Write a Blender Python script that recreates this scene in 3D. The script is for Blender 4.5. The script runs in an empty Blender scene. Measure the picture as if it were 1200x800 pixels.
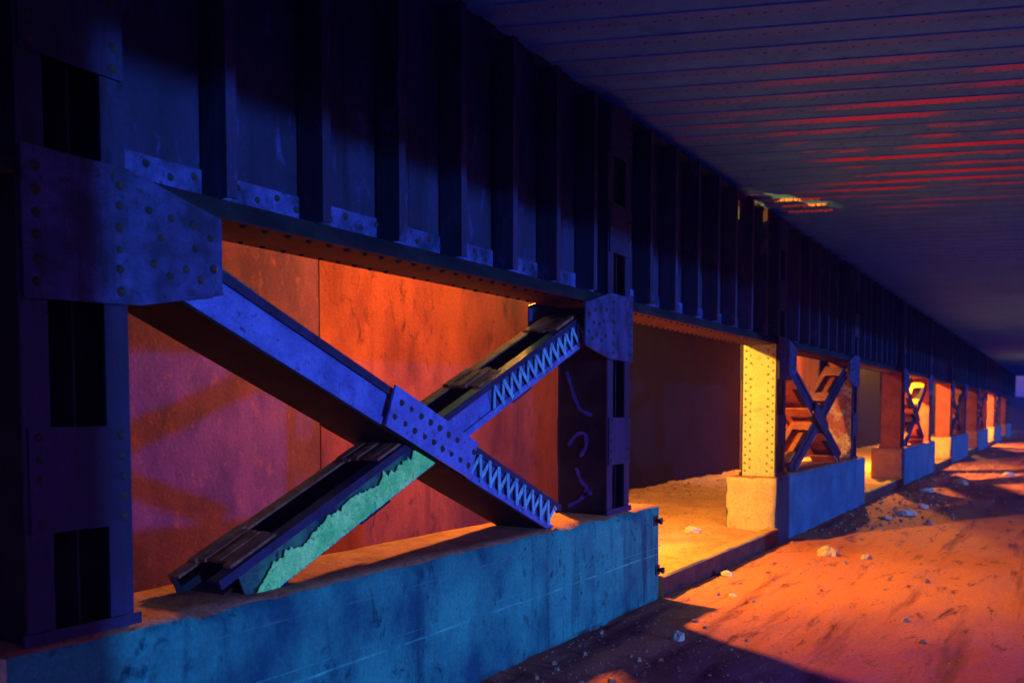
import bpy, bmesh, math, random
from mathutils import Vector, noise, Matrix
random.seed(7)
C = bpy.context.scene.collection
R = math.radians
ROW = -3.5                      # road face of the plinths (x)
PERIOD, PLEN = 11.4, 6.8
S0 = [2.08, 13.27, 25.0, 36.4, 47.8, 59.2, 70.6]
PZ = 0.95                       # plinth top
GB, GT = 2.83, 4.62             # girder bottom / top
DZ = 4.72                       # deck soffit
FAR = 84.0

# ------------------------------------------------------------------ mesh helpers
class MB:
    rnd = random.Random(21)
    def __init__(s): s.v, s.f, s.m, s.sm = [], [], [], []
    def add(s, vs, fs, mi=0, smooth=False):
        o = len(s.v); s.v += [tuple(v) for v in vs]
        for f in fs: s.f.append([i + o for i in f]); s.m.append(mi); s.sm.append(smooth)
    def box(s, x, y, z, fr=None, mi=0):
        vs = [Vector((a, b, c)) for a in x for b in y for c in z]
        if fr:
            o, t, n, w = fr; vs = [o + t * v.x + n * v.y + w * v.z for v in vs]
        fs = [(0,1,3,2),(4,6,7,5),(0,4,5,1),(2,3,7,6),(0,2,6,4),(1,5,7,3)]
        s.add(vs, fs, mi)
    def rivet(s, p, n, r=.017, h=.011, mi=0, k=8):
        if s.rnd.random() < .025: return            # a missing head here and there
        p = Vector(p); n = Vector(n).normalized(); r *= s.rnd.uniform(.86, 1.14); h *= s.rnd.uniform(.8, 1.25)
        jit = n.orthogonal().normalized(); p = p + jit*s.rnd.uniform(-.004,.004) + n.cross(jit)*s.rnd.uniform(-.004,.004)
        a = n.orthogonal().normalized(); b = n.cross(a)
        vs = [p + (a*math.cos(2*math.pi*i/k) + b*math.sin(2*math.pi*i/k))*r for i in range(k)]
        vs += [p + n*h*.75 + (a*math.cos(2*math.pi*i/k) + b*math.sin(2*math.pi*i/k))*r*.65 for i in range(k)]
        vs.append(p + n*h)
        fs = [(i, (i+1)%k, k+(i+1)%k, k+i) for i in range(k)] + [(k+i, k+(i+1)%k, 2*k) for i in range(k)]
        s.add(vs, fs, mi, True)
    def tube(s, pts, r, k=8, mi=0):
        pts = [Vector(p) for p in pts]; rings = []
        for i, p in enumerate(pts):
            d = (pts[min(i+1, len(pts)-1)] - pts[max(i-1, 0)]).normalized()
            a = d.orthogonal().normalized(); b = d.cross(a)
            rr = r[i] if isinstance(r, (list, tuple)) else r
            rings.append([p + (a*math.cos(2*math.pi*j/k) + b*math.sin(2*math.pi*j/k))*rr for j in range(k)])
        vs = [v for g in rings for v in g]; fs = []
        for i in range(len(pts)-1):
            for j in range(k): fs.append((i*k+j, i*k+(j+1)%k, (i+1)*k+(j+1)%k, (i+1)*k+j))
        fs.append(tuple(range(k))[::-1]); fs.append(tuple((len(pts)-1)*k+j for j in range(k)))
        s.add(vs, fs, mi, True)
    def build(s, name, mats, parent=None, loc=None, bevel=0):
        me = bpy.data.meshes.new(name); me.from_pydata(s.v, [], s.f)
        for m in (mats if isinstance(mats, (list, tuple)) else [mats]): me.materials.append(m)
        me.polygons.foreach_set('material_index', s.m); me.polygons.foreach_set('use_smooth', s.sm)
        bm = bmesh.new(); bm.from_mesh(me); bmesh.ops.recalc_face_normals(bm, faces=bm.faces); bm.to_mesh(me); bm.free()
        o = bpy.data.objects.new(name, me); C.objects.link(o)
        if parent: o.parent = parent
        if loc: o.location = loc
        if bevel:
            b = o.modifiers.new('edge', 'BEVEL'); b.width = bevel; b.segments = 2; b.limit_method = 'ANGLE'
        return o

def tag(o, label, cat=None, group=None, kind=None):
    if label: o['label'] = label
    if cat: o['category'] = cat
    if group: o['group'] = group
    if kind: o['kind'] = kind
    return o
def empty(name, loc):
    o = bpy.data.objects.new(name, None); o.location = loc; o.empty_display_size = .2; C.objects.link(o); return o
def copy_tree(o, parent=None):
    c = o.copy(); C.objects.link(c)
    if parent: c.parent = parent
    for ch in list(o.children): copy_tree(ch, c)
    return c

# ------------------------------------------------------------------ materials
def mat(name, c1, c2, c3=None, scale=3., stretch=(1,1,1), ramp=(.38,.62), rough=.75, spec=.3, bump=.25, bscale=40.,
        streak=None, streakc=None, metal=0., line=None, bdist=.01, zone=None, pzone=None):
    m = bpy.data.materials.new(name); m.use_nodes = True
    n, l = m.node_tree.nodes, m.node_tree.links
    b = n['Principled BSDF']; geo = n.new('ShaderNodeNewGeometry')
    def mapped(sc):
        mp = n.new('ShaderNodeMapping'); mp.inputs['Scale'].default_value = sc
        l.new(geo.outputs['Position'], mp.inputs['Vector']); return mp.outputs[0]
    def nz(vec, sc, det=8, ro=.6, dist=0.):
        t = n.new('ShaderNodeTexNoise'); t.inputs['Scale'].default_value = sc; t.inputs['Detail'].default_value = det
        t.inputs['Roughness'].default_value = ro; t.inputs['Distortion'].default_value = dist
        l.new(vec, t.inputs['Vector']); return t.outputs['Fac']
    def rampn(fac, lo, hi):
        r = n.new('ShaderNodeMapRange'); r.inputs['From Min'].default_value = lo; r.inputs['From Max'].default_value = hi
        l.new(fac, r.inputs['Value']); return r.outputs[0]
    def mix(fac, a, bb):
        x = n.new('ShaderNodeMix'); x.data_type = 'RGBA'
        if isinstance(fac, float): x.inputs[0].default_value = fac
        else: l.new(fac, x.inputs[0])
        for i, q in ((6, a), (7, bb)):
            if isinstance(q, tuple): x.inputs[i].default_value = (*q, 1)
            else: l.new(q, x.inputs[i])
        return x.outputs[2]
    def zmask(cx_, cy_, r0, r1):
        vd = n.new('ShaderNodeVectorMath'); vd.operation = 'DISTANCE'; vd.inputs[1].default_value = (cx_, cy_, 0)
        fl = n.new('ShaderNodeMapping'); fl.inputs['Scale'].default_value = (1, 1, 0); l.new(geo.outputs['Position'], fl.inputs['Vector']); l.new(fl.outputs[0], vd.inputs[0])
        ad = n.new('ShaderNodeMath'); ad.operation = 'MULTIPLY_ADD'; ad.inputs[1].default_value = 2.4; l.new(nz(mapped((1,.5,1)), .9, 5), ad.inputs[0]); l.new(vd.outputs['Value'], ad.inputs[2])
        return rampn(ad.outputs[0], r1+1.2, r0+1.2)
    mf = rampn(nz(mapped(stretch), scale), *ramp)
    if pzone:                                       # patches of the second colour only in one part of the surface
        g0 = n.new('ShaderNodeMath'); g0.operation = 'MULTIPLY'; l.new(mf, g0.inputs[0]); l.new(zmask(*pzone), g0.inputs[1]); mf = g0.outputs[0]
    col = mix(mf, c1, c2)
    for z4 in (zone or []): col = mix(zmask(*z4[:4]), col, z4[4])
    if c3: col = mix(rampn(nz(mapped(stretch), scale*4.3, 6, .7, .6), .56, .68), col, c3)
    if streak: col = mix(rampn(nz(mapped(streak), 1.0, 6, .6), .55, .72), col, streakc)
    if line:
        sx = n.new('ShaderNodeSeparateXYZ'); l.new(geo.outputs['Position'], sx.inputs[0])
        wob = n.new('ShaderNodeMath'); wob.operation = 'MULTIPLY_ADD'; wob.inputs[1].default_value = .06
        l.new(nz(mapped((1,.7,1)), 1.1, 3), wob.inputs[0]); l.new(sx.outputs[2], wob.inputs[2])
        for z0, wd, cc in line:
            s_ = n.new('ShaderNodeMath'); s_.operation = 'SUBTRACT'; s_.inputs[1].default_value = z0 + .03; l.new(wob.outputs[0], s_.inputs[0])
            a_ = n.new('ShaderNodeMath'); a_.operation = 'ABSOLUTE'; l.new(s_.outputs[0], a_.inputs[0])
            k = rampn(a_.outputs[0], wd, wd*.3)
            g = n.new('ShaderNodeMath'); g.operation = 'MULTIPLY'; l.new(k, g.inputs[0]); l.new(rampn(nz(mapped((1,1,1)), 2.3, 5), .42, .6), g.inputs[1])
            col = mix(g.outputs[0], col, cc)
    fine = rampn(nz(mapped((1,1,1)), bscale*1.7, 4), .3, .7)
    hs = n.new('ShaderNodeHueSaturation'); l.new(col, hs.inputs['Color'])
    vv = n.new('ShaderNodeMapRange'); vv.inputs['To Min'].default_value = .78; vv.inputs['To Max'].default_value = 1.18
    l.new(fine, vv.inputs['Value']); l.new(vv.outputs[0], hs.inputs['Value'])
    l.new(hs.outputs[0], b.inputs['Base Color'])
    b.inputs['Roughness'].default_value = rough; b.inputs['Specular IOR Level'].default_value = spec; b.inputs['Metallic'].default_value = metal
    if bump:
        bp = n.new('ShaderNodeBump'); bp.inputs['Strength'].default_value = bump; bp.inputs['Distance'].default_value = bdist
        l.new(nz(mapped((1,1,1)), bscale, 8, .65), bp.inputs['Height']); l.new(bp.outputs[0], b.inputs['Normal'])
    return m

M = {}
M['navy'] = mat('navy_steel_paint', (.012,.008,.032), (.024,.018,.065), (.007,.005,.018), scale=2.2, stretch=(1,1,.45), rough=.6, bump=.35, bscale=30, streak=(10,10,.7), streakc=(.010,.005,.008))
M['web'] = mat('girder_web_paint', (.016,.010,.034), (.032,.022,.07), (.060,.045,.17), scale=1.6, stretch=(1,1,.35), rough=.7, bump=.3, bscale=24, streak=(7,7,.4), streakc=(.008,.005,.012))
M['gusset'] = mat('gusset_paint', (.014,.014,.05), (.045,.05,.17), (.009,.009,.028), scale=5.5, rough=.6, bump=.35, streak=(9,9,.8), streakc=(.008,.007,.016))
M['angle'] = mat('girder_angle_paint', (.016,.016,.055), (.085,.085,.29), (.009,.009,.028), scale=5.5, rough=.6, bump=.35)
M['dark'] = mat('shade_dark_steel', (.010,.009,.012), (.025,.02,.025), scale=3, rough=.9, spec=.1, bump=.4)  # near black paints shade on insides, undersides and unlit side plates
M['blue'] = mat('blue_steel_paint', (.07,.085,.29), (.12,.15,.44), (.04,.035,.10), scale=5, rough=.5, bump=.3, bscale=35)
M['lowblue'] = mat('worn_blue_web_paint', (.03,.04,.15), (.06,.09,.27), (.015,.012,.04), scale=8, rough=.6)
M['lowteal'] = mat('strip_light_edge_green', (.012,.02,.05), (.06,.26,.10), (.012,.012,.03), scale=4, stretch=(1,1,.8), ramp=(.40,.66), rough=.6)  # softens the edge of the painted light strip
M['lace'] = mat('pale_blue_lacing_paint', (.10,.30,.40), (.18,.48,.52), (.05,.10,.2), scale=6, rough=.55, bump=.3)
M['teal'] = mat('pale_green_light_strip', (.10,.70,.13), (.38,.96,.22), (.02,.22,.09), scale=6, ramp=(.38,.62), rough=.6, bump=.5)  # bright light along the near brace's lower arm, put into the colour
M['rust'] = mat('rusty_batten_steel', (.20,.06,.03), (.36,.12,.06), (.05,.02,.015), scale=9, rough=.9, spec=.15, bump=.8, bscale=45)
M['cream'] = mat('lamplit_yellow_plate', (.34,.52,.22), (.44,.60,.26), (.34,.26,.12), scale=3, rough=.6, bump=.25, bscale=30)  # lamp light on the near-facing plate put into a pale yellow
M['rivet_rust'] = mat('rusty_rivet', (.30,.14,.06), (.2,.08,.04), scale=20, rough=.8)
M['concrete'] = mat('weathered_concrete', (.011,.075,.095), (.037,.28,.20), (.006,.042,.055), scale=1.5, stretch=(1,1,.8), rough=.9, spec=.15, bump=.5, bscale=26,
                    streak=(5,5,.5), streakc=(.010,.06,.075), line=[(.455,.010,(.08,.45,.28)), (.52,.005,(.05,.3,.2)), (-.01,.05,(.03,.03,.03)), (.80,.008,(.06,.16,.15))], bdist=.012)
M['endface'] = mat('lamplit_end_concrete', (.42,.40,.20), (.55,.50,.24), (.34,.22,.12), scale=2.2, rough=.9, spec=.15, bump=.5, bscale=26, bdist=.012)  # plinth end lightened as the lamp-lit copy of the concrete
M['concrete_blue'] = mat('blue_grey_concrete', (.022,.085,.14), (.04,.14,.21), (.015,.06,.10), scale=1.5, rough=.9, spec=.15, bump=.5, bscale=26,
                    streak=(5,5,.5), streakc=(.03,.10,.16), bdist=.012)
M['endred'] = mat('orange_lit_end_concrete', (.42,.17,.10), (.52,.26,.14), (.24,.09,.06), scale=3, rough=.9, bump=.5, bscale=26, bdist=.012)  # orange lamp light painted on the farther plinth ends
M['topdirt'] = mat('dust_on_concrete', (.30,.105,.05), (.42,.17,.08), (.16,.05,.03), scale=5, rough=.95, spec=.1, bump=.7, bscale=30, bdist=.02)
M['kerb'] = mat('kerb_concrete', (.40,.25,.05), (.52,.33,.07), (.26,.13,.04), scale=5, rough=.9, spec=.1, bump=.5)
M['kerbface'] = mat('shade_dark_kerb', (.06,.025,.02), (.10,.04,.03), (.03,.015,.015), scale=4, rough=.95, spec=.1)  # dark colour paints the shade on the kerb's road side
M['rustwall'] = mat('rust_red_steel_wall', (.030,.0045,.014), (.095,.020,.020), (.016,.003,.010), scale=1.3, stretch=(1,1,.45), ramp=(.33,.66), rough=.85, spec=.06, bump=.35, bscale=18,
                    streak=(6,6,.35), streakc=(.055,.010,.017), bdist=.015)
M['rustwall_dim'] = mat('dim_rust_steel_wall', (.028,.009,.050), (.052,.015,.064), (.075,.020,.045), scale=2.6, stretch=(1,1,.5), rough=.85, spec=.06, bump=.6, bscale=22, bdist=.02)  # darker, bluer panels: lamp falloff and blue light put into the colour
M['flange_glow'] = mat('bounce_red_underside', (.04,.012,.016), (.08,.022,.026), (.02,.008,.01), scale=4, rough=.85)  # red of the light bounced from the ground, painted on the underside
M['orange'] = mat('lamplit_orange_steel', (.62,.22,.03), (.85,.36,.05), (.28,.09,.02), scale=6, rough=.8)  # lamp light on the farther braces painted as orange
M['redplate'] = mat('red_lit_side_plate', (.30,.07,.04), (.44,.12,.05), (.14,.04,.03), scale=3, rough=.8)  # weaker red lamp light painted on the farther columns
M['mottle'] = mat('mottled_lamplit_plate', (.60,.20,.05), (.85,.72,.20), (.34,.10,.04), scale=4, ramp=(.44,.56), rough=.8)  # lamp light broken by the brace's shadow, painted as blotches
M['scale'] = mat('lamplit_rib_orange', (.75,.40,.22), (.9,.6,.35), scale=20, rough=.9)  # orange of the lamp-lit spot on the ribs, put into the colour
M['seam'] = mat('wall_seam', (.06,.015,.012), (.10,.03,.02), scale=6)
M['concwall'] = mat('shade_dark_concrete_wall', (.012,.0035,.007), (.018,.005,.010), (.010,.003,.004), scale=1.2, rough=.95, spec=.0, bump=.5, bscale=20)  # near black stands in for shade on the wall
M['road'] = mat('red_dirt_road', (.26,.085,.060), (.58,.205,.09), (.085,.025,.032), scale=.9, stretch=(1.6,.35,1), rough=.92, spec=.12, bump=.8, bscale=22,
                streak=(3.2,.22,1), streakc=(.09,.025,.03), bdist=.02, zone=[(-2.4, 11.5, 1.2, 4.2, (.60,.215,.06)), (-1.2,16.5,1.0,3.6,(.74,.29,.07)), (.2, 6.6, 1.6, 3.6, (.24,.055,.13))])  # zones paint the lamp glow and the purple where it fades
M['yard'] = mat('ochre_dirt', (.54,.28,.10), (.74,.41,.15), (.34,.12,.06), scale=1.6, rough=.95, spec=.1, bump=.9, bscale=20, bdist=.03)
M['rock'] = mat('pale_rock', (.45,.38,.26), (.62,.55,.38), (.22,.17,.12), scale=14, rough=.9, bump=.8)
M['grit'] = mat('dirty_grit', (.26,.14,.08), (.40,.25,.14), (.14,.08,.06), scale=9, rough=.95)
M['ground'] = mat('dark_earth', (.10,.06,.05), (.15,.09,.07), scale=.4, rough=.95)
M['apron'] = mat('pale_bounce_apron', (.5,.5,.55), (.6,.6,.65), scale=.6, rough=.9)  # unseen reflector ground, pale to bounce sky light up to the soffit
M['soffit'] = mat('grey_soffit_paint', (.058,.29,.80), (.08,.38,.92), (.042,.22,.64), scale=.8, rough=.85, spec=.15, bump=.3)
M['flange'] = mat('red_patched_trough_flange', (.062,.28,.78), (.75,.09,.24), (.05,.22,.60), scale=.75, stretch=(.7,1.5,1), ramp=(.46,.58), pzone=(-1.1, 11.4, 1.4, 3.9), rough=.7, bump=.4)  # red second colour on the ribs, kept to one zone
M['graf'] = mat('white_blue_spray_paint', (.015,.025,.26), (.03,.05,.42), scale=10, rough=.6, bump=0)
M['iron'] = mat('black_iron', (.03,.02,.02), (.06,.035,.03), scale=15, rough=.8)
M['hedge'] = mat('dark_hill_scrub', (.02,.02,.02), (.04,.035,.03), scale=1, rough=1)
def emit(name, c, s):
    m = bpy.data.materials.new(name); m.use_nodes = True; b = m.node_tree.nodes['Principled BSDF']
    b.inputs['Base Color'].default_value = (.8,.8,.8,1); b.inputs['Emission Color'].default_value = (*c, 1); b.inputs['Emission Strength'].default_value = s
    return m
M['bulb'] = emit('sodium_bulb', (1,.40,.06), 30)

# ------------------------------------------------------------------ ground, road, yard
def sheet(name, xs, ys, zf, m):
    mb = MB(); nx, ny = len(xs), len(ys)
    vs = [(x, y, zf(x, y)) for y in ys for x in xs]
    fs = [(j*nx+i, j*nx+i+1, (j+1)*nx+i+1, (j+1)*nx+i) for j in range(ny-1) for i in range(nx-1)]
    mb.add(vs, fs, 0, True); return mb.build(name, m)
def frange(a, b, st):
    k = max(1, int(round((b-a)/st))); return [a + (b-a)*i/k for i in range(k+1)]
tag(sheet('ground', [-400,-60,-8.3,7.5,60,400], [-400,-30,FAR+8,500], lambda x,y: -.06, M['ground']), 'dark earth reaching to the horizon around the viaduct', 'ground', kind='structure')
tag(sheet('bounce_apron', [7.38,12,20,32], [-30,0,30,60,FAR+8], lambda x,y: .05, M['apron']), 'unseen pale apron added along the open side to bounce light under the deck', 'bounce_apron', kind='structure')
def road_z(x, y):
    v = Vector((x, y*.6, 0))
    return .018*noise.noise(v*1.7) + .012*noise.noise(v*5.1) + .008*noise.noise(Vector((x*3.1, y*.5, 4)))
xs = frange(ROW+.001, 1.5, .07) + frange(1.9, 7.4, .5); ys = frange(-14, 4, .6)[:-1] + frange(4, 22, .07) + frange(22.3, FAR+6, .6)
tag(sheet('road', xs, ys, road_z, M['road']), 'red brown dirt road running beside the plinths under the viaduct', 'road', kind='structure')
def yard_z(x, y):
    w = max(0, min(1, (-6.2 - x)/1.4)) * max(0, min(1, (y-13)/3)); e = max(0, min(1, (x+3.95)/.25)) if x > -3.95 else 0
    v = Vector((x, y, 2)); e2 = max(0, min(1, (x+3.80)/.1))
    return .19 + (1-.8*e)*(.03*noise.noise(v*1.3) + .02*noise.noise(v*4)) - .05*e2 - .22*max(0, min(1, (-5.4-x)/1.0))*max(0, min(1, (13.5-y)/2)) + w*(.04 + .06*noise.noise(v*2.3) + .03*noise.noise(v*7))
xs = frange(-8.25, -3.68, .1); ys = frange(-14, 6, .5)[:-1] + frange(6, 28, .1) + frange(28.4, FAR+4, .5)
tag(sheet('yard', xs, ys, yard_z, M['yard']), 'ochre dirt strip behind the plinths, rising to rubble at the wall', 'ground', kind='structure')
for i in range(len(S0)):
    a = S0[i] + PLEN + .004; b = (S0[i+1] if i+1 < len(S0) else FAR+4) - .004
    mb = MB(); n_ = 40; vs, fs = [], []
    prof = [(ROW-.15, -.1), (ROW-.15, .215), (ROW-.13, .23), (ROW+.015, .225), (ROW+.03, .205), (ROW+.03, -.1)]
    for j in range(n_+1):
        y = a + (b-a)*j/n_
        for k,(px,pz) in enumerate(prof):
            q = .010*noise.noise(Vector((px*9, y*2.6, k*3.1)))
            vs.append((px+q*.6, y, pz+q))
    m_ = len(prof)
    for j in range(n_):
        for k in range(m_-1): fs.append((j*m_+k, j*m_+k+1, (j+1)*m_+k+1, (j+1)*m_+k))
    fs += [tuple(range(m_)), tuple(n_*m_+k for k in range(m_))]
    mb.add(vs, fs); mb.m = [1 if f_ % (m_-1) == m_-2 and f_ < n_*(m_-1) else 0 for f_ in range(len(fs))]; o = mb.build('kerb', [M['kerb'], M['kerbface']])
    tag(o, ['worn concrete kerb in the bright gap between the nearest two plinths','worn concrete kerb between the second and third plinths','kerb between the third and fourth plinths','kerb between the fourth and fifth plinths','kerb between the fifth and sixth plinths','kerb between the sixth and seventh plinths','kerb past the farthest plinth'][i], 'kerb', kind='structure')

# ------------------------------------------------------------------ plinths
def plinth_mesh(seed, face='concrete', end='endface'):
    bm = bmesh.new(); L, W, H = PLEN, .75, PZ
    nx, ny, nz_ = 10, 90, 14
    def grid(o, u, v, nu, nv, mi):
        vs = [[bm.verts.new(o + u*(i/nu) + v*(j/nv)) for j in range(nv+1)] for i in range(nu+1)]
        for i in range(nu):
            for j in range(nv):
                f = bm.faces.new((vs[i][j], vs[i+1][j], vs[i+1][j+1], vs[i][j+1])); f.material_index = mi; f.smooth = True
    V = Vector
    grid(V((0,0,-.1)), V((0,L,0)), V((0,0,H+.1)), ny, nz_, 0)
    grid(V((-W,0,-.1)), V((0,L,0)), V((0,0,H+.1)), ny, nz_, 0)
    grid(V((-W,0,H)), V((W,0,0)), V((0,L,0)), nx, ny, 1)
    grid(V((-W,0,-.1)), V((W,0,0)), V((0,0,H+.1)), nx, nz_, 2)
    grid(V((-W,L,-.1)), V((W,0,0)), V((0,0,H+.1)), nx, nz_, 0)
    bmesh.ops.remove_doubles(bm, verts=bm.verts, dist=.0005)
    c = V((-W/2, L/2, 0))
    for v in bm.verts:
        p = v.co.copy()
        ex = min(abs(p.x), abs(p.x+W)); ey = min(p.y, L-p.y); ez = H-p.z
        near = sorted((ex, ey, ez))[:2]
        ch = max(0, .03 - near[1])          # round off the arrises
        d = V((-1 if abs(p.x) < .04 else (1 if abs(p.x+W) < .04 else 0), 1 if p.y < .04 else (-1 if L-p.y < .04 else 0), -1 if ez < .04 else 0))
        a = noise.noise(p*3.1 + V((seed,0,0)))
        amt = ch*.6*(1 + 3.0*max(0, noise.noise(p*6 + V((seed,5,0)))-.15))
        v.co += d*amt + V((.006*a, .006*noise.noise(p*4+V((0,seed,0))), .008*noise.noise(p*3+V((0,0,seed))) if ez < .05 else 0))
    bmesh.ops.recalc_face_normals(bm, faces=bm.faces)
    me = bpy.data.meshes.new('concrete_plinth'); bm.to_mesh(me); bm.free()
    me.materials.append(M[face]); me.materials.append(M['topdirt']); me.materials.append(M[end]); return me
pm = [plinth_mesh(1.3), plinth_mesh(8.7, 'concrete_blue'), plinth_mesh(4.1, 'concrete_blue', 'endred')]
PL = ['nearest long concrete plinth, pale scratches along its road face and iron bolts at its end',
      'second concrete plinth along the road, its bright end square to the yellow riveted column',
      'third concrete plinth along the road, ending beside a dark red column',
      'fourth concrete plinth along the road, short looking below a bright orange column',
      'fifth concrete plinth along the road, small and reddish in the distance',
      'sixth concrete plinth along the road, tiny and pale in the distance',
      'farthest concrete plinth, last of the row before the open end']
for i, s in enumerate(S0):
    o = bpy.data.objects.new('concrete_plinth', pm[(0, 1, 2, 1, 2, 1, 2)[i]]); C.objects.link(o); o.location = (ROW, s, 0)
    tag(o, PL[i], 'plinth', 'concrete plinths under the columns')
    if i == 0:
        for (y, z) in ((PLEN-.16, .80), (PLEN-.10, .30)):
            mb = MB(); mb.tube([(-.03,y,z),(.05,y,z)], .022); mb.tube([(.05,y-.002,z),(.075,y,z)], .036, 6)
            mb.box((.004,.012), (y-.05,y+.05), (z-.05,z+.05)); mb.build('anchor_bolt', M['iron'], o)

# ------------------------------------------------------------------ columns
CW = .49           # column front width (y)
XF, XB = -3.56, -4.06
def column(gside, plate='cream'):
    """origin: base centre.  gside +1: gussets reach to +y (toward the X brace), -1: to -y."""
    xc = (XF+XB)/2; root = empty('riveted_column', (0,0,0))
    f, b = XF-xc, XB-xc; y0, y1 = -CW/2, CW/2; H = GT - PZ
    for ya, yb, ny in ((y0, y0+.018, -1), (y1-.018, y1, 1)):
        mb = MB(); mb.box((b+.02, f-.02), (ya, yb), (0, GB-PZ)); mb.box((b+.02, f-.02), (ya, yb), (GB-PZ+.002, H), mi=2)  # upper length coloured navy as shade beside the girder
        ye = ya if ny < 0 else yb
        k = 0; z = .07
        while z < H-.05:
            for xx in (() if plate == 'dark' else (b+.055, b+.125, f-.125, f-.055)):
                odd = xx in (b+.125, f-.055)
                mb.rivet((xx, ye, z + (.055 if odd else 0)), (0, ny, 0), .017, .013, 1 if z < GB-PZ else 2)
            z += .115
        mb.build('side_plate', [M[plate], M['iron' if plate == 'dark' else 'rivet_rust'], M['navy']], root)
    for x, nx in ((f, 1), (b, -1)):
        for ya, yb in ((y0-.002, y0+.115), (y1-.115, y1+.002)):
            mb = MB(); xa, xb2 = sorted((x, x - nx*.016)); mb.box((xa, xb2), (ya, yb), (.002, H-.002)); mb.build('rail', M['navy'], root)
        for z0, z1 in ((.45,.88), (1.40,1.92), (2.36,2.80), (3.22,H-.01)) if nx > 0 else ((.45,.88), (1.40,H-.01)):
            mb = MB(); xa, xb2 = sorted((x + nx*.002, x + nx*.014)); mb.box((xa, xb2), (y0+.012, y1-.012), (z0, z1))
            k = max(3, int((z1-z0)/.075))
            for j in range(k):
                for yy in (y0+.055, y1-.055): mb.rivet((x+nx*.014, yy, z0+.04+(z1-z0-.08)*j/(k-1)), (nx,0,0), .021, .016, 1)
            mb.build('batten_plate', [M['navy'], M['iron']], root)
        # base angle
        mb = MB(); xa, xb2 = sorted((x+nx*.002, x+nx*.016)); mb.box((xa, xb2), (y0-.03, y1+.03), (.0, .05)); mb.build('base_angle', M['navy'], root)
        # gusset plate outline in (y,z), mirrored by gside
        pts = [(-CW/2-.0, 1.39), (.30, 1.41), (.76, 1.50), (.76, 1.86), (CW/2, 1.99), (-CW/2, 1.99)]
        mb = MB(); xa, xb2 = x+nx*.017, x+nx*.031
        vs = [(xa, gside*p, q) for p, q in pts] + [(xb2, gside*p, q) for p, q in pts]; n = len(pts)
        mb.add(vs, [tuple(range(n)), tuple(range(n, 2*n))] + [(i, (i+1)%n, n+(i+1)%n, n+i) for i in range(n)])
        for (p, q) in ((-.19,1.46),(-.19,1.55),(-.19,1.64),(-.19,1.73),(-.19,1.82),(-.19,1.91),(.19,1.46),(.19,1.55),(.19,1.64),(.19,1.73),(.19,1.82),(.19,1.91),
                       (.36,1.60),(.45,1.56),(.54,1.60),(.63,1.56),(.70,1.62),(.40,1.72),(.50,1.70),(.60,1.70),(.34,1.83),(.46,1.82),(.58,1.81),(.69,1.76)):
            mb.rivet((xb2, gside*p, q), (nx,0,0), .021, .016, 1)
        mb.build('gusset_plate', [M['gusset'], M['iron']], root)
    mb = MB(); mb.box((b+.03, f-.03), (-.006,.006), (.01, H-.01)); mb.build('diaphragm', M['dark'], root)
    return root
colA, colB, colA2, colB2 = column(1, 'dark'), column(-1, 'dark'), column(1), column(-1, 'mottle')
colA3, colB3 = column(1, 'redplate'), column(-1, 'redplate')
CA = ['nearest dark blue riveted column, big at the left edge of the picture',
      'bright yellow riveted column beside the lit gap', 'dark red riveted column at the near end of the third plinth',
      'orange lit column at the near end of the fourth plinth','small riveted column at the near end of the fifth plinth',
      'tiny riveted column at the near end of the sixth plinth','tiny riveted column at the near end of the farthest plinth']
CB = ['dark blue column with spray paint scrawls at the far end of the nearest plinth',
      'blotchy yellow column behind the cross brace of the second plinth','column at the far end of the third plinth behind its brace',
      'column at the far end of the fourth plinth behind its grey brace','small column at the far end of the fifth plinth',
      'tiny column at the far end of the sixth plinth','tiny column at the far end of the farthest plinth']
xc = (XF+XB)/2
for i, s in enumerate(S0):
    for proto, off, lab in ((colA, .385, CA[i]), (colB, 5.875, CB[i])) if i == 0 else ((colA2, .385, CA[i]), (colB2, 5.875, CB[i])) if i == 1 else ((colA3, .385, CA[i]), (colB3, 5.875, CB[i])):
        o = proto if i < 3 else copy_tree(proto)
        o.location = (xc, s+off, PZ); tag(o, lab, 'column', 'riveted steel columns of the viaduct row')
def stroke(pts, r, parent):
    mb = MB(); k = 8; out = []
    for i in range(len(pts)-1):
        for j in range(k):
            t = j/k; p0 = pts[max(i-1,0)]; p1 = pts[i]; p2 = pts[i+1]; p3 = pts[min(i+2,len(pts)-1)]
            out.append(tuple(.5*((2*p1[c])+(-p0[c]+p2[c])*t+(2*p0[c]-5*p1[c]+4*p2[c]-p3[c])*t*t+(-p0[c]+3*p1[c]-3*p2[c]+p3[c])*t**3) for c in (0,1)))
    out.append(pts[-1]); vs, fs = [], []
    for i, p in enumerate(out):
        a = Vector(out[max(i-1,0)]); b = Vector(out[min(i+1,len(out)-1)]); d = (b-a).normalized(); n = Vector((-d.y, d.x))
        rr = r*(.6+.5*abs(math.sin(i*.35+1)))
        for sg in (1,-1):
            q = Vector(p)+n*rr*sg; vs += [(q.x, -CW/2-.003, q.y), (q.x, -CW/2-.0062, q.y)]
    for i in range(len(out)-1):
        o = i*4; fs += [(o, o+4, o+5, o+1), (o+2, o+3, o+7, o+6), (o+1, o+5, o+7, o+3), (o, o+2, o+6, o+4)]
    mb.add(vs, fs); mb.build('graffiti_stroke', M['graf'], parent)
for pts in ([(-.16,1.30),(-.10,1.12),(-.04,.98),(.0,.94),(.10,.90)], [(-.14,.62),(-.06,.72),(.03,.73),(.04,.62),(-.02,.52)],
            [(-.06,.42),(-.01,.30),(.05,.24),(.02,.16)], [(-.14,.06),(-.03,.12),(.06,.2),(.10,.18)]):
    stroke(pts, .016, colB)

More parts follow.
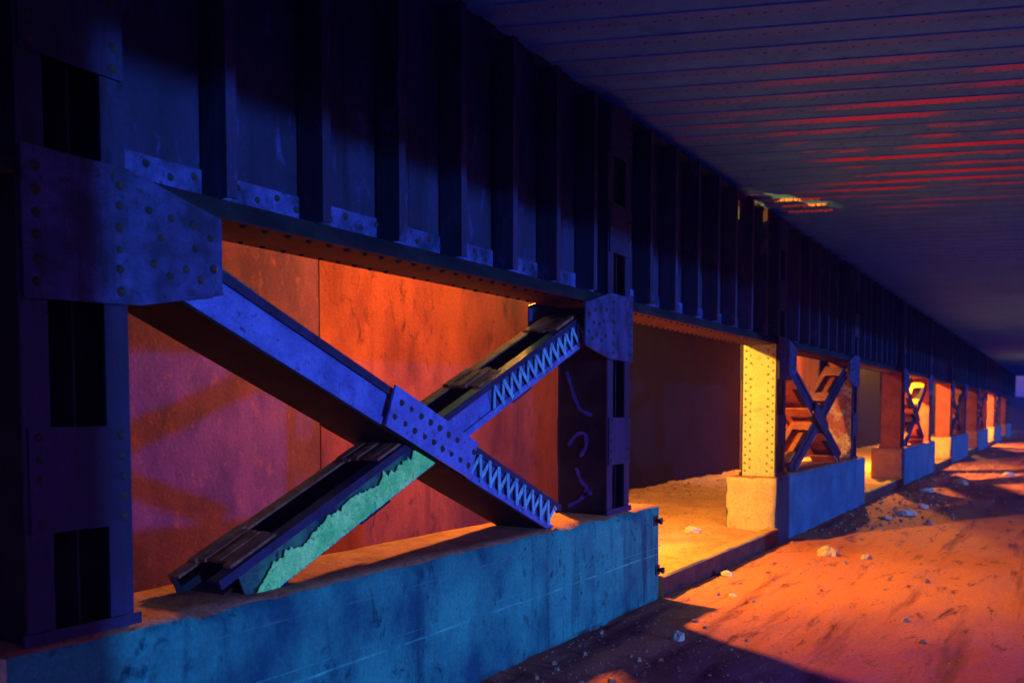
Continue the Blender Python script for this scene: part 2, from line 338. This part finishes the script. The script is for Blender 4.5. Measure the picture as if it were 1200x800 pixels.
# ------------------------------------------------------------------ cross braces
def cross_brace(paint='blue', light=None):
    root = empty('cross_brace', (0,0,0))         # origin: plinth start on the plinth top, x = ROW
    xf, xb = -.085, -.535
    X = Vector((1,0,0))
    def frame(p, q):
        p, q = Vector((0,*p)), Vector((0,*q)); d = q-p; t = d.normalized(); n = Vector((0,-t.z,t.y)); return (p, t, n, X), d.length
    hw = .125
    def diagonal(name, p, q, dx, solid, laced, lacemat, covered):
        fr, L = frame(p, q); f, b = xf+dx, xb-dx
        dg = empty(name, (0,0,0)); dg.parent = root
        def chord(x, nx, m):
            for sg in (1,-1):
                mb = MB(); n0, n1 = sorted((sg*hw, sg*(hw-.05))); x0, x1 = sorted((x, x-nx*.014)); mb.box((0,L), (n0,n1), (x0,x1), fr)
                n0, n1 = sorted((sg*hw, sg*(hw-.014))); x0, x1 = sorted((x-nx*.014, x-nx*.085)); mb.box((0,L), (n0,n1), (x0,x1), fr)
                mb.build('chord', M['navy'] if (sg > 0 and m is M['blue']) else m, dg)
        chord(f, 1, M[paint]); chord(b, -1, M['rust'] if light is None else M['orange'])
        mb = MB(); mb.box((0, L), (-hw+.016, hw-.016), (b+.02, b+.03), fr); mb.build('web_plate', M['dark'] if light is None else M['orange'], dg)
        for a0, a1, m in solid:                  # solid web plates on the road side
            mb = MB(); mb.box((a0*L, a1*L), (-hw+.004, hw-.004), (f-.03, f-.019), fr); mb.build('web_plate', M[paint], dg)
        for a0, a1, m, style in laced:
            o, t, n, w = fr; rn = random.Random(int(a0*1000)+len(name))
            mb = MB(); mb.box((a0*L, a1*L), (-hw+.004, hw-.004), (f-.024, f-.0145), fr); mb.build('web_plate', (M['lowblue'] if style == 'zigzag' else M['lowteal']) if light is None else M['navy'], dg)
            mb = MB(); lo, hi = [], []; span = (a1-a0)*L
            if style == 'zigzag':                  # riveted lattice bars
                k = max(4, int(span/.066)); pts = []
                for j in range(k+1): pts.append((a0*L+span*j/k, (.066 if j % 2 else -.078)+rn.uniform(-.004,.004)))
                for j in range(k):
                    A = Vector((pts[j][0], pts[j][1], 0)); B = Vector((pts[j+1][0], pts[j+1][1], 0)); d = (B-A).normalized(); e = Vector((-d.y, d.x, 0))
                    A -= d*.018; B += d*.018; z0 = f+.001+.0075*(j % 2); wv = .0165*rn.uniform(.85,1.2)
                    vs = [o+t*(P_+e*sg*wv).x+n*(P_+e*sg*wv).y+w*zz for P_ in (A,B) for sg in (-1,1) for zz in (z0, z0+.007)]
                    mb.add(vs, [(0,1,3,2),(4,6,7,5),(0,4,5,1),(2,3,7,6),(0,2,6,4),(1,5,7,3)])
                for (u, v) in pts: mb.rivet(o+t*u+n*v+w*(f+.0155), w, .013, .010)
                mb.build('lacing', m if light is None else M[light], dg); continue
            else:                                  # painted light: broad pale strip, its toothed upper edge the shadow line
                k = int(span/.008)
                for j in range(k+1):
                    u = a0*L+span*j/k; e = min(1, j/(k*.14)); N = lambda fq, sd: noise.noise(Vector((u*fq, sd, a0)))
                    lo.append((u, -hw+.002+.010*rn.random())); hi.append((u, min(hw-.03, -hw+.03+e*(.125 + .05*N(2.5,1) + .035*N(9,2) + .030*N(27,3) + .018*N(70,4)) + (.06 if u > a1*L-.32 else 0)*min(1,(u-a1*L+.32)/.12))))
            vs = []
            for c, h_ in zip(lo, hi):
                for z_ in (f+.001, f+.007):
                    for (u, v) in (c, h_): vs.append(o+t*u+n*v+w*z_)
            fs = []
            for j in range(len(lo)-1):
                a = j*4; fs += [(a, a+4, a+5, a+1), (a+2, a+3, a+7, a+6), (a, a+2, a+6, a+4), (a+1, a+5, a+7, a+3)]
            mb.add(vs, fs); mb.build('lacing' if style == 'zigzag' else 'painted_light_strip', m if light is None else M[light], dg)
        k = 4                                     # batten plates over the top side with ragged openings between
        for j in range(k):
            u = L*(.07 + .86*j/(k-1)); mb = MB()
            for q_ in range(6):                   # ragged, debris-laden edges
                w0 = b+.03+(f-b-.06)*q_/6; w1 = b+.03+(f-b-.06)*(q_+1)/6
                mb.box((u-.15-random.uniform(0,.05), u+.15+random.uniform(0,.05)), (hw+.002, hw+.013+random.uniform(0,.012)), (w0, w1+.0005*(q_ % 2)), fr)
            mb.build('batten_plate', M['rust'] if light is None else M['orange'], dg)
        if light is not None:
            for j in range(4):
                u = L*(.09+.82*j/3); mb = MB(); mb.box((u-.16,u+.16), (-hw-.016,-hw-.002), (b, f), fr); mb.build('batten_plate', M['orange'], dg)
        elif covered:
            mb = MB(); mb.box((.0, L), (-hw-.014, -hw-.002), (b, f), fr); mb.build('cover_plate', M['dark'], dg)
        else:
            for j in range(5):
                u = L*(.06+.88*j/4); mb = MB(); mb.box((u-.15,u+.15), (-hw-.014,-hw-.002), (b, f), fr); mb.build('batten_plate', M['dark'], dg)
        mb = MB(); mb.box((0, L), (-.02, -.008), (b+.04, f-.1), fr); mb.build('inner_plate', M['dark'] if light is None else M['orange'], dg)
        return fr, L, f, b
    frA, LA, f, b = diagonal('falling_diagonal', (.95, 1.60), (4.75, .045), .0, [(0, .42, M['blue'])], [(.655, .97, M['lace'], 'zigzag')], None, True)
    diagonal('rising_diagonal', (1.22, -.02), (5.30, 1.66), -.034, [(.45, .62, M['blue'])], [(.03, .45, M['teal'], 'strip'), (.62, .985, M['lace'], 'zigzag')], None, False)
    for x, nx in ((f, 1), (b, -1)):               # riveted splice plates at the crossing
        mb = MB(); x0, x1 = sorted((x+nx*.027, x+nx*.042)); mb.box((LA*.40, LA*.645), (-hw-.01, hw+.01), (x0, x1), frA)
        o, t, n, w = frA
        for j in range(9):
            for sg in (1,-1):
                mb.rivet(o + t*(LA*(.415+.215*j/8) + (.03 if sg > 0 else 0)) + n*(sg*.055) + w*(x+nx*.042), X*nx, .022, .016, 1)
        mb.build('splice_plate', [M[paint] if nx > 0 else M['rust'], M['iron']], root)
    return root
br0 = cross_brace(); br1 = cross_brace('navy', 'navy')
BL = ['nearest big X brace of laced blue steel with a pale green lower arm', 'X brace on the second plinth between two yellow columns',
      'X brace on the third plinth, small and orange lit', 'greyish X brace on the fourth plinth beside the orange column',
      'distant X brace on the fifth plinth', 'distant X brace on the sixth plinth', 'farthest X brace, on the last plinth']
for i, s in enumerate(S0):
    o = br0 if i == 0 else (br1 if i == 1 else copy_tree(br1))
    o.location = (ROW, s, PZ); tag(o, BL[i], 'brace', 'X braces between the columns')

# ------------------------------------------------------------------ girders
WX = -3.72
def girder(L, first, hole=None):
    root = empty('plate_girder', (0,0,0))         # origin at bottom, near end, x = WX
    H = GT-GB; mb = MB()
    if hole:
        y0,y1,z0,z1 = hole
        for ys_, zs in (((0,y0),(.1,H)), ((y1,L),(.1,H)), ((y0,y1),(.1,z0)), ((y0,y1),(z1,H))): mb.box((-.01,.01), ys_, zs)
    else: mb.box((-.01,.01), (0,L), (.1,H))
    for zz in (1.0,):                              # faint plate lap
        mb.box((.0101,.0125), (L*.45, L*.45+.16), (.26, H-.2))
    mb.build('web', M['web'], root)
    mb = MB(); mb.box((-.299,.164), (.001,L-.001), (-.004,-.0005)); mb.build('bottom_glow_cover', M['flange_glow'], root)
    mb = MB(); mb.box((-.30,.165), (0,L), (.0,.035)); mb.box((-.27,.15), (0,L), (.0352,.062)); mb.box((-.25,.13),(0,L),(.0622,.098))
    for j in range(int(L/.16)):
        for xx in (-.24,.11): mb.rivet((xx, .08+j*.16, -.004), (0,0,-1), .02, .014)
    mb.build('bottom_flange', M['dark'], root)
    mb = MB(); mb.box((.0102,.024), (0,L), (.0985,.245)); mb.box((-.024,-.0102), (0,L), (.0985,.245))
    for j in range(int(L/.14)): mb.rivet((.024, .07+j*.14, .17+.035*(j%2)), (1,0,0), .02, .015, 1)
    mb.build('flange_angle', [M['angle'], M['iron']], root)
    mb = MB()
    for ya_, yb_ in (((0,hole[0]),(hole[1],L)) if hole else ((0,L),)): mb.box((.0102,.022), (ya_,yb_), (H-.14,H-.02)); mb.box((-.13,.13), (ya_,yb_), (H-.02,H))
    if hole: mb.box((-.13,.0), (hole[0]+.001,hole[1]-.001), (H-.02,H)); mb.build('top_flange', M['web'], root)
    y = first
    while y < L-.12:
        mb = MB(); mb.box((.0245,.20), (y-.012,y+.012), (.0985,H-.0205)); mb.box((.0102,.0242),(y+.0122,y+.085),(.246,H-.145))
        mb.box((.186,.20), (y+.0122,y+.055), (.0985,H-.0205))
        for j in range(10): mb.rivet((.0242, y+.055, .32+j*.125), (1,0,0), .017, .013)
        mb.build('stiffener', M['web'], root)
        y += .68
    return root
ca, cb = .385, 5.875
bay = girder(cb-ca-CW-.012, .55)
BAYL = ['dark blue plate girder section above the nearest X brace', 'plate girder section above the second X brace', 'girder section above the third X brace',
        'girder section above the fourth X brace', 'girder section above the fifth X brace', 'girder section above the sixth X brace', 'girder section above the farthest X brace']
GAPL = ['plate girder section over the bright gap, reddish light on its underside', 'girder section between the second and third braced towers', 'girder section between the third and fourth braced towers',
        'girder section between the fourth and fifth braced towers', 'girder section between the fifth and sixth braced towers', 'girder section between the sixth and seventh braced towers', 'last girder section running out to the open end']
first_gap = None
for i, s in enumerate(S0):
    o = bay if i == 0 else copy_tree(bay)
    o.location = (WX, s+ca+CW/2+.006, GB); tag(o, BAYL[i], 'girder', 'plate girder sections along the row')
    a = s+cb+CW/2+.006; b = (S0[i+1]+ca-CW/2-.006) if i+1 < len(S0) else FAR
    if i == 0: o = girder(b-a, .4, (11.95-a, 12.45-a, 4.34-GB, 4.59-GB))
    elif i in (1, 2): o = girder(b-a, .4); gp = o
    elif i == len(S0)-1: o = girder(b-a, .4)
    else: o = copy_tree(gp)
    o.location = (WX, a, GB); tag(o, GAPL[i], 'girder', 'plate girder sections along the row')
o = girder(S0[0]+ca-CW/2-.006+12, .3); o.location = (WX, -12, GB); tag(o, 'plate girder running back past the camera from the nearest column', 'girder', 'plate girder sections along the row')

# ------------------------------------------------------------------ deck soffit of riveted troughs (skewed)
SK = R(19); P = .39
dirv = Vector((math.cos(SK), math.sin(SK), 0)); nrm = Vector((-math.sin(SK), math.cos(SK), 0))
deck = empty('viaduct_deck', (0, 0, DZ)); tag(deck, 'dark riveted trough deck overhead with red patched ribs', 'bridge deck')
XL, XR = -8.4, 2.8
prof = [(-.075, 0, 1), (.075, 0, 0), (.080, .011, 0), (P-.080, .011, 0), (P-.075, 0, None)]
mb = MB(); k0, k1 = int(-12/P), int((FAR+2)/P)
def edge_pt(k, off, z, x):                          # point on trough line k, at given x
    base = nrm*(k*P+off); t = (x-base.x)/dirv.x; q = base + dirv*t; return (q.x, q.y, z)
for k in range(k0, k1):
    for (o0, z0, mi), (o1, z1, _) in zip(prof[:-1], prof[1:]):
        mb.add([edge_pt(k,o0,z0,XL), edge_pt(k,o0,z0,XR), edge_pt(k,o1,z1,XR), edge_pt(k,o1,z1,XL)], [(0,1,2,3)], mi)
mb.add([edge_pt(k0,0,.4,XL), edge_pt(k0,0,.4,XR), edge_pt(k1,0,.4,XR), edge_pt(k1,0,.4,XL)], [(0,1,2,3)], 0)
for x in (XL, XR): mb.add([edge_pt(k0,0,0,x), edge_pt(k1,0,0,x), edge_pt(k1,0,.4,x), edge_pt(k0,0,.4,x)], [(0,1,2,3)], 0)
for k in range(k0, k1):
    q = edge_pt(k, 0, 0, -3.2)
    if 12.7 < q[1] < 14.0:
        p0 = Vector((q[0], q[1], 0)); PATCH = MB()
        for j in range(9):
            c = p0 + dirv*(-.26+.065*j+random.uniform(-.01,.01)); PATCH.rivet((c.x, c.y, -.001), (0,0,-1), .048, .03, 0, 8)
        PATCH.build('lit_rib_spot', M['scale'], deck)  # bumps coloured as the patch of lamp light on the ribs
mb.build('trough_plate', [M['soffit'], M['flange']], deck)
mb = MB()
for k in range(int(2/P), int(34/P)):
    for j in range(56):
        x = -3.5 + .105*j
        p = edge_pt(k, .045, 0, x)
        if p[1] < 3: continue
        mb.rivet(p, (0,0,-1), .020, .008, 0, 6)
mb.build('rivet_row', M['flange'], deck)

mb = MB(); mb.box((-3.735,-3.72), (-12, 12.72), (GT-DZ+.003, .21)); mb.box((-3.735,-3.72), (13.3, FAR), (GT-DZ+.003, .21)); mb.build('closure_plate', M['web'], deck)

mb = MB(); mb.box((XR-.1,XR-.085), (-8, FAR), (3.95-DZ,.38)); mb.box((XR-.2,XR+.02),(-8,FAR),(3.93-DZ,3.9495-DZ)); mb.build('shade_beam', M['web'], deck)  # beam added at the deck edge to shade the upper girder

# ------------------------------------------------------------------ wall behind
XW = -7.8
def panel_wall(loc, ang, bounds, mats_, label):
    w = empty('steel_panel_wall', loc); w.rotation_euler = (0,0,ang); tag(w, label, 'wall')
    for i in range(len(mats_)):
        mb = MB(); mb.box((-.02,.004*(i%2)), (bounds[i]+.010, bounds[i+1]-.010), (0, DZ-.01))
        mb.build('wall_panel', M[mats_[i]], w, bevel=.004)
    mb = MB(); mb.box((-.06,-.03), (bounds[0]+.02, bounds[-1]-.02), (0.01, DZ-.02)); mb.build('backing', M['seam'], w)
panel_wall((-8.75, 2, 0), R(-7.6), [-9, 0, 6.75, 13.3], ['rustwall_dim','rustwall_dim','rustwall'], 'rust red steel panel wall behind the nearest X brace')
panel_wall((XW+.03, 25.5, 0), 0, [0, 5.0, 12], ['rustwall','rustwall'], 'orange lit steel panel wall seen through the second X brace')
panel_wall((XW+.03, 50.5, 0), 0, [0, 4.5, 9], ['rustwall','rustwall'], 'steel panel wall behind the third and fourth braces far down the row')
mb = MB(); mb.box((-.2, .0), (-4,FAR-17.05), (0, DZ-.01))
o = mb.build('concrete_wall', M['concwall'], loc=(XW, 17.03, 0)); tag(o, 'concrete wall coloured near black as shade behind the bright gap and farther bays', 'wall')

# ------------------------------------------------------------------ lamps hanging behind the row
LC = (1.0, .36, .035)
def lamp(y, power, label):
    x, z = -5.5, 3.62
    r = empty('pendant_lamp', (x, y, z)); tag(r, label, 'lamp', 'sodium lamps hung behind the row')
    mb = MB(); mb.tube([(0,0,.16),(0,0,DZ-z-.0)], .018); mb.build('stem', M['iron'], r)
    mb = MB(); mb.tube([(0,0,.20),(0,0,.15),(0,0,.11)], [.02,.06,.065], 12); mb.build('cap', M['iron'], r)
    mb = MB(); mb.tube([(0,0,.11),(0,0,.09),(0,0,.05),(0,0,.02),(0,0,.01)], [.03,.05,.05,.03,.005], 12); mb.build('bulb', M['bulb'], r)
    li = bpy.data.lights.new('lamp_light', 'POINT'); li.energy = power; li.color = LC; li.shadow_soft_size = .10
    lo = bpy.data.objects.new('lamp_light', li); C.objects.link(lo); lo.location = (0,0,-.05); lo.parent = r
lamp(9.4, 2000, 'sodium lamp hung behind the girder beside the scrawled column')
lamp(29.6, 4500, 'sodium lamp hung behind the girder before the orange column')
lamp(55.0, 4000, 'sodium lamp hung behind the girder far down the row')

# ------------------------------------------------------------------ posts added outside the frame to shade the row
shade_post0 = None
for i in range(-1, 7):
    for off, wd in ((-1.60, 1.35),):
        s = S0[0] + PERIOD*i + off
        t = empty('shade_post', (2.45, s, 0)); tag(t, 'unseen wide post added under the open side of the deck to shade the row', 'post', 'unseen shade posts along the open side')
        mb = MB(); mb.box((-.02,.02), (0, wd), (0, 3.92)); mb.build('web', M['navy'], t)  # web of the added shade post
        mb = MB(); mb.box((-.2,.2), (-.02,-.0005), (0, 3.92)); mb.box((-.2,.2), (wd+.0005,wd+.02), (0, 3.92)); mb.build('flange', M['navy'], t)  # flanges of the added shade post

# ------------------------------------------------------------------ rocks and gravel
def rock_mesh(seed, sx, sy, sz):
    bm = bmesh.new(); bmesh.ops.create_icosphere(bm, subdivisions=3, radius=1)
    for v in bm.verts:
        p = v.co.copy(); q = 1 + .35*noise.noise(p*1.3+Vector((seed,0,0))) + .15*noise.noise(p*3+Vector((0,seed,0)))
        v.co = Vector((p.x*sx*q, p.y*sy*q, max(-.35, p.z)*sz*q))
    me = bpy.data.meshes.new('rock'); bm.to_mesh(me); bm.free(); me.materials.append(M['rock'])
    return me
RK = [(-2.66,12.63,.14,.11,.10,'pale rock lying on the lit road below the second plinth, largest of them'),
      (-2.16,12.52,.09,.06,.045,'flat pale stone right of the largest rock on the road'),
      (-3.30,10.42,.09,.06,.05,'small yellow stone at the foot of the kerb'),
      (-2.49,18.2,.20,.15,.09,'pale broken slab of rubble in shadow right of the second plinth'),
      (-2.70,17.3,.13,.1,.05,'low grey rubble lump just before the broken slab'),
      (-2.74,7.35,.055,.06,.06,'small bluish stone in the dark shadow before the nearest plinth'),
      (-2.35,19.6,.12,.1,.07,'rubble lump just beyond the broken slab'),
      (-1.95,17.0,.10,.07,.04,'thin stone at the edge of the long shadow'),
      (-2.75,23.6,.18,.14,.09,'rubble heap beside the third plinth end'),
      (-2.3,26.5,.2,.15,.1,'farther rubble lump on the road past the third plinth'),
      (-2.9,9.35,.045,.05,.02,'flat chip of stone just past the nearest shadow'),
      (-4.6,10.3,.13,.06,.03,'flat stone on the lit dirt in the gap'),
      (-4.5,12.6,.12,.08,.06,'stone on the dirt beside the yellow plinth end'),
      (-1.4,30.5,.2,.15,.1,'distant rubble lump in the striped light')]
for i, (x,y,sx,sy,sz,lab) in enumerate(RK):
    o = bpy.data.objects.new('rock', rock_mesh(i*3.7+1, sx, sy, sz)); C.objects.link(o)
    o.location = (x, y, (road_z(x,y) if x > ROW else yard_z(x,y)) + sz*.2); o.rotation_euler = (0,0,i*1.3); tag(o, lab, 'rock')
mb = MB(); rnd = random.Random(5)
def pebble(x, y, z, r):
    k = 5; a0 = rnd.random()*6; h = r*rnd.uniform(.5,1)
    ring = [(x+math.cos(a0+2*math.pi*i/k)*r*rnd.uniform(.7,1.2), y+math.sin(a0+2*math.pi*i/k)*r*rnd.uniform(.7,1.2), z-.004) for i in range(k)]
    top = [(x+math.cos(a0+2*math.pi*i/k)*r*.55, y+math.sin(a0+2*math.pi*i/k)*r*.55, z+h) for i in range(k)]
    mb.add(ring+top, [(i,(i+1)%k,k+(i+1)%k,k+i) for i in range(k)] + [tuple(range(k,2*k))])
for i in range(3600):
    y = 5 + 30*rnd.random()**1.5; x = ROW + .06 + abs(rnd.gauss(0, 1.1))
    if x < 1.5: pebble(x, y, road_z(x,y), rnd.uniform(.003,.012) if rnd.random() < .965 else rnd.uniform(.02,.045))
for i in range(450):
    y = rnd.uniform(15,36); x = ROW + .1 + abs(rnd.gauss(.6,.5)); pebble(x, y, road_z(x,y), rnd.uniform(.01,.05))
for i in range(900):
    y = rnd.uniform(8,27); x = -3.9 - 4*rnd.random()**.8; pebble(x, y, yard_z(x,y), rnd.uniform(.006,.022) if x > -6.3 else rnd.uniform(.008,.04))
tag(mb.build('gravel', M['grit']), 'small stones and grit scattered over the dirt', 'gravel', kind='stuff')

# far hill closing the view below the bright opening
sheet_x = frange(-70, 60, 1.5)
mb = MB(); vs = []; fs = []
for j, (yy, hh) in enumerate(((104,-.1),(107,1),(112,1.15),(124,.2))):
    for x in sheet_x: vs.append((x, yy+2*noise.noise(Vector((x*.1,j,0))), hh*(3.0+.7*noise.noise(Vector((x*.2,j*.3,3))))))
nx = len(sheet_x)
for j in range(3):
    for i in range(nx-1): fs.append((j*nx+i, j*nx+i+1, (j+1)*nx+i+1, (j+1)*nx+i))
mb.add(vs, fs, 0, True); tag(mb.build('hill', M['hedge']), 'low dark bank beyond the open end of the viaduct', 'hill', kind='structure')

# ------------------------------------------------------------------ light
trav = Vector((-4.2, .5, -.30)).normalized()
sl = bpy.data.lights.new('sun', 'SUN'); sl.energy = 3.2; sl.angle = R(1.6); sl.color = (.045,.25,1.0)
so = bpy.data.objects.new('sun', sl); C.objects.link(so); so.rotation_euler = trav.to_track_quat('-Z','Y').to_euler(); so.location = (20,-5,8)
wd = bpy.data.worlds.new('World'); bpy.context.scene.world = wd; wd.use_nodes = True
nt = wd.node_tree; bg = nt.nodes['Background']; sky = nt.nodes.new('ShaderNodeTexSky'); sky.sky_type = 'NISHITA'; sky.sun_disc = False
sky.sun_elevation = R(4.1); sky.sun_rotation = math.atan2(-trav.x, -trav.y)
mx = nt.nodes.new('ShaderNodeMix'); mx.data_type = 'RGBA'; mx.blend_type = 'MULTIPLY'; mx.inputs[0].default_value = 1
mx.inputs[7].default_value = (.36,.25,2.9,1); nt.links.new(sky.outputs[0], mx.inputs[6]); nt.links.new(mx.outputs[2], bg.inputs[0])
bg.inputs[1].default_value = .15

# ------------------------------------------------------------------ haze
HZ = True
if HZ:
    mb = MB(); mb.box((-440,440), (-440,540), (-1.1, 9)); hz = mb.build('haze', [])
    hm = bpy.data.materials.new('dusty_air'); hm.use_nodes = True; n = hm.node_tree.nodes; n.remove(n['Principled BSDF'])
    pv = n.new('ShaderNodeVolumePrincipled'); pv.inputs['Density'].default_value = .0018; pv.inputs['Color'].default_value = (.40,.40,.95,1)
    hm.node_tree.links.new(pv.outputs[0], n['Material Output'].inputs['Volume']); hz.data.materials.append(hm)
    tag(hz, 'thin dusty air under and around the viaduct', 'haze', kind='stuff')

# ------------------------------------------------------------------ camera
F = 1100.; TH = math.atan(650/F); PT = R(3.0)
cd = bpy.data.cameras.new('camera'); cam = bpy.data.objects.new('camera', cd); C.objects.link(cam)
cam.location = (0,0,1.9); cam.rotation_euler = (R(90)-PT, 0, TH)
cd.sensor_width = 36; cd.lens = 36*F/1200; cd.shift_y = (80 + F*math.tan(PT))/1200; cd.clip_end = 2000; cd.clip_start = .05; cd.dof.use_dof = True; cd.dof.focus_distance = 6.5; cd.dof.aperture_fstop = 2.0
sc = bpy.context.scene; sc.camera = cam
sc.view_settings.view_transform = 'Standard'; sc.view_settings.look = 'None'; sc.view_settings.exposure = .5; sc.view_settings.gamma = 1
sc.cycles.max_bounces = 8; sc.cycles.diffuse_bounces = 5; sc.cycles.sample_clamp_indirect = 6
